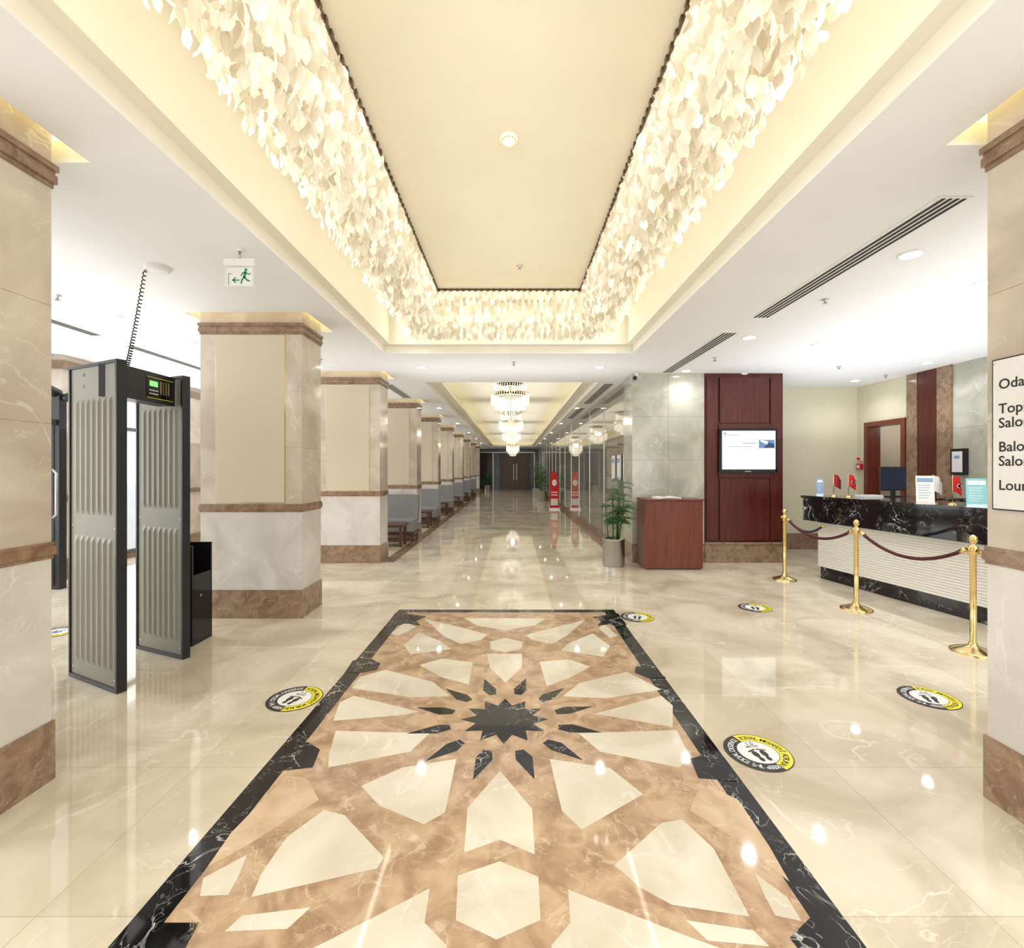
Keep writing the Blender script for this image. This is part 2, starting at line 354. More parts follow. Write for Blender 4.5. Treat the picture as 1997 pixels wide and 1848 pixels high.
# ceiling
mb=MB(); plate(mb,XL,XR,YB,YE,ZC,ZC+.02,holes,WHITE)
mb.box(XL-.3,XR+1.5,YB-.2,YE+.2,4.2,4.3,WHITE)
mb.done('ceiling')
mb=MB()
for (x0,x1,a,b2) in cols:
    x0-=.1;x1+=.1;a-=.1;b2+=.1
    mb.box(x0-.02,x0,a-.02,b2+.02,ZC+.02,3.2,CREAMP);mb.box(x1,x1+.02,a-.02,b2+.02,ZC+.02,3.2,CREAMP)
    mb.box(x0,x1,a-.02,a,ZC+.02,3.2,CREAMP);mb.box(x0,x1,b2,b2+.02,ZC+.02,3.2,CREAMP)
    plate(mb,x0,x1,a,b2,3.17,3.2,[(x0+.1,x1-.1,a+.1,b2-.1)],CREAMP)
    plate(mb,x0+.02,x1-.02,a+.02,b2-.02,3.145,3.165,[(x0+.075,x1-.075,a+.075,b2-.075)],LEDY)
mb.done('ceiling_column_cove')
# main recess
def frame(mb,x0,x1,a,b2,z0,z1,t,mat):
    mb.box(x0-t,x0,a-t,b2+t,z0,z1,mat);mb.box(x1,x1+t,a-t,b2+t,z0,z1,mat);mb.box(x0,x1,a-t,a,z0,z1,mat);mb.box(x0,x1,b2,b2+t,z0,z1,mat)
mb=MB()
X0,X1,A,B2=-1.71,1.60,-1.2,6.38
frame(mb,X0,X1,A,B2,ZC+.02,3.17,.03,CREAMP)
frame(mb,X0+.09,X1-.09,A+.09,B2-.09,3.15,3.17,.09,CREAMP)
frame(mb,X0+.09,X1-.09,A+.09,B2-.09,3.17,3.93,.03,CREAMP)
mb.box(X0,X1,A,B2,3.93,3.97,CREAMP)
mb.done('ceiling_recess_cove')
px0,px1,pa,pb=-.92,.83,-.6,5.86; PZ=3.72
mb=MB(); mb.box(px0,px1,pa,pb,PZ,PZ+.03,PANEL)
frame(mb,px0,px1,pa,pb,PZ-.02,PZ+.03,.012,BRONZE)
y=pa
while y<pb:
    for xx in (px0+.006,px1-.006): mb.box(xx-.004,xx+.004,y,y+.03,PZ-.035,PZ-.002,BRONZE)
    y+=.075
x=px0
while x<px1: mb.box(x,x+.03,pb-.01,pb-.002,PZ-.035,PZ-.002,BRONZE); x+=.075
mb.box(px0-.45,px0-.012,pa-.3,pb+.4,PZ+.0,PZ+.02,CREAMP);mb.box(px1+.012,px1+.45,pa-.3,pb+.4,PZ,PZ+.02,CREAMP);mb.box(px0-.012,px1+.012,pb+.012,pb+.4,PZ,PZ+.02,CREAMP)
for xx in (px0-.2,px1+.2): 
    for yy in (0,3,5.5): mb.tube([(xx,yy,PZ+.02),(xx,yy,3.93)],.012,STEEL,6)
mb.done('ceiling_panel_champagne')
# shells
vs=[];fs=[]
def shell(cx,cy,cz,w,h,yaw,tilt,roll):
    M=Matrix.Translation((cx,cy,cz))@Matrix.Rotation(yaw,4,'Z')@Matrix.Rotation(tilt,4,'X')@Matrix.Rotation(roll,4,'Y')
    o=len(vs)
    for p in ((0,0,-h),(w*.75,.007,-h*.45),(w,.0,h*.1),(w*.55,-.007,h*.75),(0,-.004,h),(-w*.55,.007,h*.75),(-w,0,h*.1),(-w*.75,-.007,-h*.45)): vs.append(tuple(M@Vector(p)))
    fs.append((o,o+1,o+2,o+3)); fs.append((o,o+3,o+4,o+5)); fs.append((o,o+5,o+6,o+7))
def strand(x,y,yaw,full,bottom,js=1.0,tw=.8):
    z=bottom; k=0; ph=random.random()*6
    while z<PZ-.05:
        shell(x+random.uniform(-.01,.01)*js,y+random.uniform(-.01,.01)*js,z+.05,random.uniform(.024,.035),random.uniform(.042,.055),yaw+(tw*(-1)**k if full else ph+k)+random.uniform(-.4,.4)*js,random.uniform(-.45,.45)*js,random.uniform(-.5,.5)*js)
        z+=.068; k+=1
        if not full and k>=3: break
rows=7
for row in range(rows):
    off=row*.062+.02
    bot=3.09+.014*row
    y=pa-.3
    while y<pb+off*.6:
        full=(row in(0,rows-1))
        strand(px0-off,y+(row%2)*.034,math.pi/2,full,bot+random.uniform(-.035,.035))
        strand(px1+off,y+(row%2)*.034,math.pi/2,full,bot+random.uniform(-.035,.035))
        y+=.072
    x=px0-off*.8
    while x<px1+off*.8:
        strand(x,pb+off*.8,0,row in(0,rows-1),bot+random.uniform(-.02,.02),.25,.6); x+=.076
me=bpy.data.meshes.new('capiz'); me.from_pydata(vs,[],fs); me.materials.append(SHELL); me.update()
ob=bpy.data.objects.new('capiz_shell_chandelier',me); S.collection.objects.link(ob)
# second recess
mb=MB(); X0,X1,A,B2=-1.57,1.53,8.48,33
frame(mb,X0,X1,A,B2,ZC+.02,3.5,.03,CREAMP); mb.box(X0,X1,A,B2,3.5,3.54,CREAMP)
frame(mb,X0+.22,X1-.22,A+.22,B2-.22,3.14,3.17,.22,CREAMP)
frame(mb,X0+.20,X1-.20,A+.20,B2-.20,3.17,3.22,.02,CREAMP)
frame(mb,X0+.12,X1-.12,A+.12,B2-.12,3.175,3.19,.05,LEDY)
mb.done('ceiling_corridor_cove')

# vents
def vent(x0,x1,y0,y1,n=4):
    mb=MB(); mb.box(x0-.015,x1+.015,y0-.015,y1+.015,ZC-.006,ZC-.0005,WPL)
    w=(x1-x0)/n
    for i in range(n): mb.box(x0+w*i+w*.25,x0+w*i+w*.75,y0,y1,ZC-.009,ZC-.0062,SLOT)
    mb.done('ceiling_linear_vent')
vent(2.44,2.60,2.72,4.85);vent(2.38,2.54,5.4,7.6);vent(-4.86,-4.74,3.0,5.5);vent(-4.86,-4.74,6.0,8.2);vent(-2.36,-2.2,8.7,10.3);vent(1.66,1.82,8.6,11.2);vent(1.66,1.82,12,14.5)
# downlights
def spot(x,y,e=45):
    l=bpy.data.lights.new('downlight_beam','SPOT'); l.energy=e; l.spot_size=math.radians(150); l.spot_blend=.9; l.shadow_soft_size=.05; l.color=(1,.98,.95)
    o=bpy.data.objects.new('downlight_beam',l); S.collection.objects.link(o); o.location=(x,y,ZC-.03); return o
def downlight(x,y,r=.064,e=34,lamp=True):
    mb=MB(); mb.lathe(x,y,[(r+.016,ZC-.0005),(r+.016,ZC-.006),(r+.004,ZC-.012),(r,ZC-.008)],WPL,24)
    mb.lathe(x,y,[(r-.002,ZC-.0125),(r-.002,ZC-.0135)],LED,24)
    o=mb.done('recessed_downlight')
    if lamp:
        s=spot(x,y,e); s.parent=o
for px,py in [(1776,495),(1921,550),(1461,657),(1597,671),(1825,706),(1654,745),(1338,722),(1449,729),(222,616),(372,668),(822,715),(1170,715)]:
    y=(ZC-EH)*F/(HZ-py); x=(px-CX)*y/F
    near=(py>700)
    downlight(min(x,6.0),min(y,8.3) if x>3 else y,e=18 if near else 34)
for x,y in [(-2.0+.0,.2),(2.0,.0),(-4.3,1.2),(4.2,.8),(-4.8,-1.5),(4.5,-1.5),(3.6,1.6)]: downlight(x,y)
for y in (12,16,20,24,28): 
    for x in (-1.85,1.62) : downlight(x,y,.055,20)
for y in (12,20,28): downlight(-4.8,y,.064,45)

# sprinklers, detectors
def sprinkler(x,y,z):
    mb=MB(); mb.lathe(x,y,[(.03,z-.0005),(.03,z-.006),(.012,z-.012),(.009,z-.04),(.022,z-.042),(.022,z-.046)],STEEL,12); mb.done('sprinkler_head')
for px,py,h in [(1014,518,PZ),(1609,583,ZC),(1394,697,ZC),(1636,714,ZC),(1727,731,ZC),(1002,706,ZC),(112,575,ZC),(625,700,ZC)]:
    y=(h-EH)*F/(HZ-py); x=(px-CX)*y/F; sprinkler(x,y,h)
y=(PZ-EH)*F/(HZ-268); mb=MB(); mb.lathe(-.027,y,[(.062,PZ-.0005),(.062,PZ-.012),(.05,PZ-.022),(.046,PZ-.03),(.03,PZ-.045),(.008,PZ-.05)],CREAMP,24)
for k in range(12):
    a=k*math.pi/6; mb.box(-.027+.048*math.cos(a)-.004,-.027+.048*math.cos(a)+.004,y+.048*math.sin(a)-.004,y+.048*math.sin(a)+.004,PZ-.030,PZ-.022,GOLD)
mb.done('smoke_detector')

# ------------------------------------------------------------ crystal chandeliers
def chandelier(x,y,zt,zb,R):
    mb=MB(); 
    mb.lathe(x,y,[(R*.5,zt),(R*.5,zt-.03),(R*.48,zt-.035)],GOLD,28)
    mb.tube([(x,y,zt),(x,y,zb+.15)],.015,GOLD,8)
    H=zt-zb
    tiers=[(R*.85,zt-.06,.16),(R,zt-H*.40,H*.33),(R*.78,zt-H*.48,H*.38),(R*.5,zt-H*.55,H*.40),(R*.25,zt-H*.58,H*.42)]
    for r,z,l in tiers:
        mb.lathe(x,y,[(r+.01,z+.012),(r+.01,z-.006),(r-.02,z-.006),(r-.02,z+.012)],GOLD,28)
        for k in range(4):
            a=k*math.pi/2; mb.tube([(x,y,z),(x+r*math.cos(a),y+r*math.sin(a),z)],.006,GOLD,5)
        n=max(8,int(2*math.pi*r/.055))
        for i in range(n):
            a=2*math.pi*i/n; cx=x+r*math.cos(a); cy=y+r*math.sin(a); zz=z-.01; 
            while zz>z-l:
                h=.045; ww=.014
                mb.add([(cx,cy,zz),(cx+ww,cy,zz-h*.5),(cx,cy+ww,zz-h*.5),(cx-ww,cy,zz-h*.5),(cx,cy-ww,zz-h*.5),(cx,cy,zz-h)],[(0,1,2),(0,2,3),(0,3,4),(0,4,1),(5,2,1),(5,3,2),(5,4,3),(5,1,4)],CRYS); zz-=h+.004
    o=mb.done('crystal_chandelier')
    l=bpy.data.lights.new('chandelier_lamp','POINT'); l.energy=16; l.shadow_soft_size=.12; l.color=(1,.92,.78)
    lo=bpy.data.objects.new('chandelier_lamp',l); S.collection.objects.link(lo); lo.location=(x,y,zt-H*.42); lo.parent=o
chandelier(-.06,10.6,3.48,2.74,.42); chandelier(-.06,16.6,3.48,2.70,.42); chandelier(-.06,22.2,3.48,2.70,.42); chandelier(-.0,29.5,3.48,2.3,.40)

# ------------------------------------------------------------ walls
mb=MB()
mb.box(XL-.2,XR+.2,YB-.2,YB,0,4.2,WALLC); mb.done('wall_back')
mb=MB()
mb.box(-6.5,2.2,YE,YE+.2,0,4.2,plain('wall_end_grey',(.08,.11,.14),.2,noise=.1,nscale=2))
mb.done('wall_far')
mb=MB() # far doors
mb.box(-2.6,-1.6,YE-.06,YE-.005,0,2.75,WARMG)
mb.box(-1.0,1.3,YE-.06,YE-.005,0,2.7,DKW)
for x in (-1.0,.14,1.24): mb.box(x,x+.06,YE-.09,YE-.06,0,2.7,DKW)
for x in (.05,.28): mb.box(x,x+.03,YE-.14,YE-.09,.7,1.9,STEEL)
for x in (-2.65,-1.5,1.6): mb.box(x,x+.06,YE-.1,YE-.06,0,2.8,STEEL)
mb.box(-2.65,1.66,YE-.1,YE-.06,2.75,2.81,STEEL)
mb.done('door_1')
# left glazed wall
pil=[-1.5,1.5,6.45,9.0,12,15,18,21,24,27,30,33]
mb=MB(); mb.box(XL-.2,XL,YB,YE,2.62,4.2,WHITE); mb.box(XL-.2,XL,YB,YE,0,.08,EMP)
for p in pil: mb.box(XL-.2,XL,p,p+.5,.08,2.62,COLM)
mb.done('wall_left')
for p in pil:
    mb=MB(); mb.box(XL+.002,-6.1,p,p+.5,.28,3.045,COLM); mb.box(XL+.002,-6.08,p-.02,p+.52,0,.28,EMP); mb.box(XL+.002,-6.07,p-.03,p+.53,1.07,1.15,EMP); mb.box(XL+.002,-6.06,p-.04,p+.54,2.86,2.975,EMP); mb.done('marble_pilaster')
FR=plain('window_frame_grey',(.16,.17,.18),.4,noise=.05)
k=0
for i in range(len(pil)-1):
    a,b2=pil[i]+.5,pil[i+1]; k+=1; mb=MB()
    mb.box(XL-.1,XL-.06,a,b2,.08,2.62,GLASS)
    n=max(1,round((b2-a)/1.1))
    for j in range(n+1):
        yy=a+(b2-a)*j/n; mb.box(XL-.13,XL-.03,max(a,yy-.03),min(b2,yy+.03),.08,2.62,FR)
    mb.box(XL-.13,XL-.03,a,b2,2.15,2.21,FR); mb.box(XL-.13,XL-.03,a,b2,.08,.14,FR)
    mb.done('window_%d'%k)
# black entrance portal
mb=MB()
for x,y in ((-5.72,6.0),(-5.72,4.2)):
    mb.box(x-.06,x+.06,y-.05,y+.05,0,2.45,BLK)
arch=[(-5.72,4.2+1.8*t,2.45+.18*math.sin(math.pi*t)) for t in [i/12 for i in range(13)]]
mb.tube(arch,.06,BLK,8); mb.box(-5.76,-5.68,4.2,6.0,2.05,2.12,BLK); mb.box(-5.73,-5.71,4.25,5.95,.05,2.05,GLASS)
mb.tube([(-5.64,5.85,.9),(-5.60,5.85,.95),(-5.60,5.85,1.45),(-5.64,5.85,1.5)],.014,STEEL,8)
mb.lathe(-5.6,6.0,[(.01,2.35),(.05,2.38),(.05,2.43),(.01,2.46)],BLK,12)
mb.done('entrance_door_portal')
# corridor right side polished panels
mb=MB(); mb.box(1.95,2.1,8.3,YE,.12,3.05,STOREF); mb.box(1.94,2.1,8.3,YE,0,.12,EMP)
y=8.3
while y<YE:
    mb.box(1.940,1.95,y-.008,y+.008,.12,3.05,STEEL); y+=1.9
mb.box(1.942,1.95,8.3,YE,2.35,2.37,STEEL)
mb.done('wall_corridor_right')
# marble pier + wood panel
mb=MB(); mb.box(1.93,3.09,7.7,8.3,.0,3.05,GREENM); mb.box(1.92,3.09,7.68,8.3,0,.3,EMP)
for zz in (.95,1.65,2.35): mb.box(1.929,3.09,7.699,8.3,zz,zz+.004,EMP)
mb.box(2.51,2.514,7.699,7.71,.3,3.05,EMP)
mb.done('wall_marble_pier')
mb=MB(); mb.box(3.09,4.36,7.7,9.0,.3,3.05,WOOD); mb.box(3.09,4.37,7.66,9.0,0,.3,EMP); mb.box(3.09,4.37,7.64,7.7,.3,.33,EMP)
mb.box(3.12,3.30,7.675,7.7,.36,2.98,WOOD); mb.box(4.15,4.33,7.675,7.7,.36,2.98,WOOD); mb.box(3.33,4.12,7.66,7.7,.36,1.35,WOOD); mb.box(3.33,4.12,7.66,7.7,2.25,2.98,WOOD); mb.box(3.31,4.14,7.66,7.69,1.37,2.23,WOOD)
mb.done('wall_wood_panel')
mb=MB(); mb.box(4.36,6.7,9.0,9.2,0,3.05,WALLC); mb.done('wall_reception_back')
mb=MB(); mb.box(4.37,6.5,8.95,9.0,0,.3,EMP); mb.done('baseboard_reception')
mb=MB(); x0,x1=6.5,6.7
mb.box(x0,x1,8.78,9.0,0,3.05,WALLC); mb.box(x0,x1,7.86,8.78,2.36,3.05,WALLC); mb.box(x0,x1,7.84,7.86,0,3.05,WALLC)
mb.box(x0-.03,x1,7.64,7.84,0,3.05,EMP); mb.box(x0-.02,x1,7.28,7.64,0,3.05,WOOD); mb.box(x0-.03,x1,7.04,7.28,0,3.05,EMP)
mb.box(x0,x1,YB,7.04,0,3.05,GREENM)
for zz in (1.2,2.1): mb.box(x0-.001,x1,YB,7.04,zz,zz+.004,EMP)
mb.box(x1+.02,7.7,7.6,7.7,0,2.6,WALLC);mb.box(x1+.02,7.7,9.0,9.1,0,2.6,FABRIC);mb.box(7.7,7.8,7.6,9.1,0,2.6,FABRIC);mb.box(x1,7.8,7.6,9.1,2.6,2.7,WHITE)
mb.done('wall_right')
mb=MB(); mb.box(6.46,6.70,7.862,7.95,0,2.355,WOOD2); mb.box(6.46,6.70,8.69,8.778,0,2.355,WOOD2); mb.box(6.46,6.70,7.95,8.69,2.27,2.355,WOOD2)
mb.box(6.75,7.45,7.72,7.76,0.01,2.26,WOOD2); mb.tube([(7.3,7.76,1.02),(7.3,7.81,1.02),(7.2,7.81,1.02)],.01,STEEL,6)
mb.done('door_2',.004)

# ------------------------------------------------------------ TV
mb=MB(); mb.box(3.30,4.22,7.60,7.65,1.45,2.15,BLKG); mb.box(3.335,4.185,7.596,7.6,1.50,2.115,SCREEN)
mb.box(3.92,4.17,7.594,7.596,1.84,1.97,SCRB); mb.add([(3.99,7.5935,1.84),(4.17,7.5935,1.84),(4.17,7.5935,1.90),(4.08,7.5935,1.93)],[(0,1,2,3)],SCRD); mb.add([(3.93,7.5935,1.95),(4.06,7.5935,1.89),(4.06,7.5935,1.95),(3.96,7.5935,1.967)],[(0,1,2,3)],SCREEN)
mb.box(3.36,3.60,7.594,7.596,2.04,2.052,SCRG); mb.box(3.66,3.88,7.594,7.596,1.91,1.925,SCRG); mb.box(3.42,3.8,7.594,7.596,1.86,1.868,SCRG); mb.box(3.36,3.40,7.594,7.596,2.06,2.085,SCRB); mb.box(3.7,3.8,7.597,7.6,1.46,1.475,STEEL)
mb.box(3.5,4.0,7.65,7.66,1.6,2.0,BLK)
mb.done('wall_television',.004)
# podium
mb=MB(); mb.box(1.98,2.84,7.12,7.6,0.02,1.03,WOOD2); mb.box(2.0,2.82,7.14,7.6,0,.02,DKW); mb.box(1.97,2.85,7.10,7.61,1.03,1.055,WOOD2)
mb.box(2.82,2.841,7.14,7.58,.06,.98,WOOD2)
mb.done('reception_podium',.004)
mb=MB(); mb.M=Matrix.Translation((2.35,7.3,1.055))@Matrix.Rotation(.15,4,'Z')
mb.add([(-.19,-.11,.0),(0,-.11,.012),(.19,-.11,0),(.19,.11,0),(0,.11,.012),(-.19,.11,0),(-.19,-.11,.02),(-.1,-.11,.035),(0,-.11,.02),(.1,-.11,.035),(.19,-.11,.02),(.19,.11,.02),(.1,.11,.035),(0,.11,.02),(-.1,.11,.035),(-.19,.11,.02)],
 [(6,7,14,15),(7,8,13,14),(8,9,12,13),(9,10,11,12),(0,1,8,7,6),(1,2,10,9,8),(0,6,15,5),(2,3,11,10)],WPL)
mb.done('open_guest_book')
mb=MB()
for y0 in (8.5,8.95): mb.box(1.922,1.934,y0,y0+.32,1.3,1.78,STEEL); mb.box(1.918,1.922,y0+.02,y0+.30,1.32,1.76,STW); mb.box(1.916,1.918,y0+.05,y0+.27,1.62,1.70,BLUEC)
mb.done('notice_poster')
mb=MB(); mb.box(1.96,2.0,7.60,7.68,2.98,3.045,WPL); mb.tube([(1.97,7.66,2.98),(1.93,7.55,2.94)],.03,BLK,10); mb.done('security_camera')

# ------------------------------------------------------------ reception counter
mb=MB()
body=[(4.22,6.58),(4.87,2.6),(5.42,2.6),(4.88,6.05),(5.7,6.05),(5.7,6.58)]
mb.prism([(x+.03 if x<5 else x,y) for x,y in body],0,.17,BLACK)
mb.prism(body,.17,.79,RIBW)
top=[(4.09,6.72),(4.75,2.5),(5.47,2.5),(4.93,5.98),(5.75,5.98),(5.75,6.72)]
mb.prism(top,.79,1.10,BLACK); 
mb.prism([(4.07,6.74),(4.735,2.48),(5.48,2.48),(4.94,5.97),(5.77,5.97),(5.77,6.74)],1.10,1.135,BLACK)
p0=Vector((4.22,6.58)); p1=Vector((4.87,2.6)); d=(p1-p0).normalized()
nrm=Vector((d.y,-d.x)); 
if nrm.x>0: nrm=-nrm
z=.18
while z<.78:
    q=[p0+nrm*.012,p1+nrm*.012,p1-nrm*.002,p0-nrm*.002]
    mb.prism([tuple(a) for a in q],z,z+.018,RIBW); z+=.030
mb.done('reception_counter')
# stanchions
def stanchion(x,y):
    mb=MB(); mb.lathe(x,y,[(.150,0),(.150,.012),(.13,.022),(.07,.045),(.035,.06),(.03,.08),(.022,.085),(.022,.80),(.034,.805),(.034,.87),(.022,.875),(.015,.89),(.022,.90),(.032,.925),(.028,.945),(.012,.96),(.004,.965)],GOLD,28)
    for k in range(4):
        a=k*math.pi/2+.3; mb.tube([(x+.03*math.cos(a),y+.03*math.sin(a),.85),(x+.055*math.cos(a),y+.055*math.sin(a),.862),(x+.055*math.cos(a),y+.055*math.sin(a),.835)],.006,GOLD,6)
    mb.done('brass_stanchion')
st=[fp(1530,1130),fp(1670,1188),fp(1898,1272),(3.85,2.75)]
for s_ in st: stanchion(*s_)
def rope(a,b2,sag,mat=ROPE,za=.84,zb=.84):
    mb=MB(); a=Vector((*a,za)); b2=Vector((*b2,zb)); dd=(b2-a).normalized(); a=a+dd*.05; b2=b2-dd*.05
    pts=[]
    for i in range(21):
        t=i/20; p=a.lerp(b2,t); p.z-=sag*4*t*(1-t); pts.append(p)
    mb.tube(pts,.016,mat,10); mb.tube([pts[0],pts[1]],.02,GOLD,10); mb.tube([pts[-2],pts[-1]],.02,GOLD,10)
    mb.done('stanchion_rope')
rope(st[0],st[1],.17); rope(st[1],st[2],.17); rope(st[2],st[3],.17); rope(st[0],(4.16,6.3),.12,ROPEB,.82,.75)

# ---------------- counter items
def flag(x,y,z,mat,emblem=True,sc=1.15):
    mb=MB(); mb.M=Matrix.Translation((x,y,z))@Matrix.Scale(sc,4); x=y=z=0
    mb.lathe(x,y,[(.035,z),(.035,z+.012),(.01,z+.02)],GOLD,14); mb.tube([(x,y,z+.01),(x,y,z+.27)],.0035,GOLD,6)
    n=6; vs=[];fs=[]
    for i in range(n+1):
        t=i/n
        for j,(zz) in enumerate((.26-.02*t-.05*t*t,.12-.07*t+.03*t*t)):
            vs.append((x+.005+.095*t,y-.02*math.sin(t*5),z+zz))
    for i in range(n): fs.append((2*i,2*i+1,2*i+3,2*i+2))
    mb.add(vs,fs,mat,True)
    if emblem:
        M=wallM((x+.035,y-.0245,z+.17),(1,0,0),(0,0,1))
        pts=[]
        for k in range(15): a=.6+(2*math.pi-1.2)*k/14; pts.append((.018*math.cos(a),.018*math.sin(a)))
        for k in range(15): a=.85+(2*math.pi-1.7)*(14-k)/14; pts.append((.005+.0145*math.cos(a),.0145*math.sin(a)))
        mb.add([M@Vector((p[0],p[1],0)) for p in pts],[tuple(range(len(pts)))],STW)
        sp=[]
        for k in range(10): a=math.pi+k*math.pi/5; r_=.009 if k%2==0 else .0035; sp.append((.02+r_*math.cos(a),r_*math.sin(a)))
        mb.add([M@Vector((p[0],p[1],0)) for p in sp],[tuple(range(10))],STW)
    mb.done('desk_flag')
CT=1.135
DR=plain('flag_maroon',(.35,.01,.03),.6,noise=.05)
flag(4.34,6.45,CT,DR,False); flag(4.42,6.28,CT,RED); flag(4.45,5.05,CT,STW,False); flag(4.50,4.88,CT,RED)
def card(x,y,w,h,mat,header,name):
    mb=MB(); M=Matrix.Translation((x,y,CT))@Matrix.Rotation(-.55,4,'Z'); mb.M=M@Matrix.Rotation(-.12,4,'X')
    mb.box(-w/2,w/2,0,.006,0.003,h,mat); mb.box(-w/2+.01,w/2-.01,-.001,0,h*.78,h*.92,header)
    for k in range(6): mb.box(-w/2+.02,w/2-.03-.01*(k%3),-.001,0,h*(.66-.09*k),h*(.68-.09*k),header)
    mb.M=M; mb.box(-w/2,w/2,-.01,.06,0,.004,WPL); mb.box(-w/2,w/2,-.012,-.009,0,.03,GLASS); mb.done(name)
card(4.31,4.98,.15,.30,STW,BLUEC,'brochure_stand'); card(4.46,4.58,.15,.28,TEAL,STW,'brochure_stand'); card(4.22,6.55,.08,.24,BLUEC,STW,'brochure_stand'); 
mb=MB(); mb.M=Matrix.Translation((5.10,6.38,CT))@Matrix.Rotation(.25,4,'Z')
mb.box(-.22,.22,0,.03,.08,.40,BLK); mb.box(-.20,.20,-.004,0,.10,.38,NAVY); mb.box(-.03,.03,.0,.03,.01,.1,BLK); mb.box(-.12,.12,-.07,.09,0,.012,BLK); mb.done('computer_monitor',.004)
mb=MB(); mb.box(4.60,4.86,6.25,6.42,CT,CT+.02,WPL)
for i in range(8):
    for j in range(4): mb.box(4.61+.031*i,4.635+.031*i,6.26+.038*j,6.29+.038*j,CT+.02,CT+.027,STW)
mb.done('keyboard')
mb=MB(); mb.box(6.44,6.5,6.80,7.02,1.42,1.80,BLK); mb.box(6.435,6.44,6.83,6.99,1.46,1.76,STW); mb.box(6.432,6.435,6.87,6.95,1.66,1.70,BLUEC); mb.done('framed_certificate')
mb=MB(); mb.box(6.44,6.5,8.84,8.94,1.50,1.60,RED); mb.box(6.435,6.44,8.86,8.92,1.52,1.58,STW); mb.box(6.46,6.5,8.85,8.93,1.66,1.74,WPL); mb.lathe(6.45,8.89,[(.03,1.68),(.03,1.72)],RED,12); mb.done('fire_alarm_call_point')

# ------------------------------------------------------------ plants
def palm(x,y,h,potr,poth,seed,potm=STEEL,nst=9,nfr=9,fl=1.0):
    random.seed(seed); mb=MB()
    mb.lathe(x,y,[(potr*.93,0),(potr*.95,.02),(potr,.05),(potr,poth-.02),(potr*1.05,poth-.015),(potr*1.05,poth),(potr*.95,poth),(potr*.94,poth-.04)],potm,32)
    mb.lathe(x,y,[(potr*.93,poth-.05),(.01,poth-.045)],SOIL,24)
    for s_ in range(nst):
        a=random.uniform(0,6.28); r=random.uniform(.02,potr*.55); bx=x+r*math.cos(a); by=y+r*math.sin(a); top=h*random.uniform(.6,.92)
        lean=random.uniform(.02,.10); tx=bx+lean*math.cos(a); ty=by+lean*math.sin(a)
        mb.tube([(bx,by,poth-.05),((bx+tx)/2,(by+ty)/2,(poth+top)/2),(tx,ty,top)],.010,LEAF,6,.006)
        for f_ in range(nfr):
            fa=random.uniform(0,6.28); z0=poth+(top-poth)*random.uniform(.3,1); t0=(z0-poth)/(top-poth); sx=bx+(tx-bx)*t0; sy=by+(ty-by)*t0
            L_=random.uniform(.14,.24)*fl; pts=[]
            for i in range(7):
                t=i/6; pts.append(Vector((sx+L_*t*math.cos(fa),sy+L_*t*math.sin(fa),z0+L_*(.75*t-.75*t*t))))
            mb.tube(pts,.003,LEAF,4,.0015)
            side=Vector((-math.sin(fa),math.cos(fa),0)); fw=Vector((math.cos(fa),math.sin(fa),0))
            for i in range(1,7):
                p=pts[i]
                for sg in (-1,1):
                    ll=.10*(1-.08*i)*fl; tip=p+side*sg*ll*.7+fw*ll*.5+Vector((0,0,-ll*.3)); mid=p.lerp(tip,.4); ww=fw*.014
                    mb.add([p,mid+ww,tip,mid-ww],[(0,1,2,3)],LEAF)
    mb.done('potted_palm')
palm(1.57,7.42,1.50,.17,.43,3,nst=11,fl=1.0); palm(1.40,22.5,1.9,.25,.5,4,fl=1.5); palm(1.3,25.5,2.0,.25,.5,5,fl=1.5); palm(-1.75,33,1.5,.2,.4,6)
random.seed(11)
# red promotional stand
mb=MB(); x,y=1.56,17.9; mb.box(x-.2,x+.2,y-.1,y+.1,0,.06,STEEL)
mb.box(x-.16,x+.16,y-.006,y+.006,.06,1.0,RED); mb.add([(x-.16,y-.006,1.0),(x+.16,y-.006,1.0),(x+.05,y-.006,1.42),(x-.10,y-.006,1.42)],[(0,1,2,3)],RED)
mb.disc(0,0,.09,.12,wallM((x,y-.008,1.0),(1,0,0),(0,0,1)),STW); mb.box(x-.13,x+.13,y-.008,y-.006,.15,.40,STW); mb.tube([(x,y+.02,.05),(x,y+.02,1.4)],.01,STEEL,6)
mb.box(x-.12,x+.12,y-.009,y-.007,.52,.56,STW);mb.box(x-.12,x+.12,y-.009,y-.007,.62,.66,STW)
mb.done('promotional_stand')

# ------------------------------------------------------------ seating
def chair(x,y):
    mb=MB(); w=.78
    for sx in (x+.03,x+w-.07):
        for sy in (y+.03,y+.55): mb.box(sx,sx+.04,sy,sy+.04,0,.14,DKW)
    mb.box(x,x+w,y,y+.62,.14,.20,DKW); mb.box(x+.01,x+w-.01,y+.0,y+.52,.20,.46,UPH)
    M=mb.M; mb.M=Matrix.Translation((x,y+.46,.38))@Matrix.Rotation(-.12,4,'X'); mb.box(.01,w-.01,0,.13,0,.58,UPH); mb.M=M
    mb.done('lounge_chair',.03)
def table(x,y):
    mb=MB(); mb.box(x,x+.55,y,y+.5,.38,.43,DKW)
    for sx in (x+.03,x+.47):
        for sy in (y+.03,y+.42): mb.box(sx,sx+.05,sy,sy+.05,0,.38,DKW)
    mb.box(x+.04,x+.51,y+.04,y+.46,.10,.13,DKW); mb.done('coffee_table',.005)
for yy in (10.6,13.6,16.8,20.2,23.6,27):
    chair(-2.82,yy-.74); table(-2.66,yy-1.45)

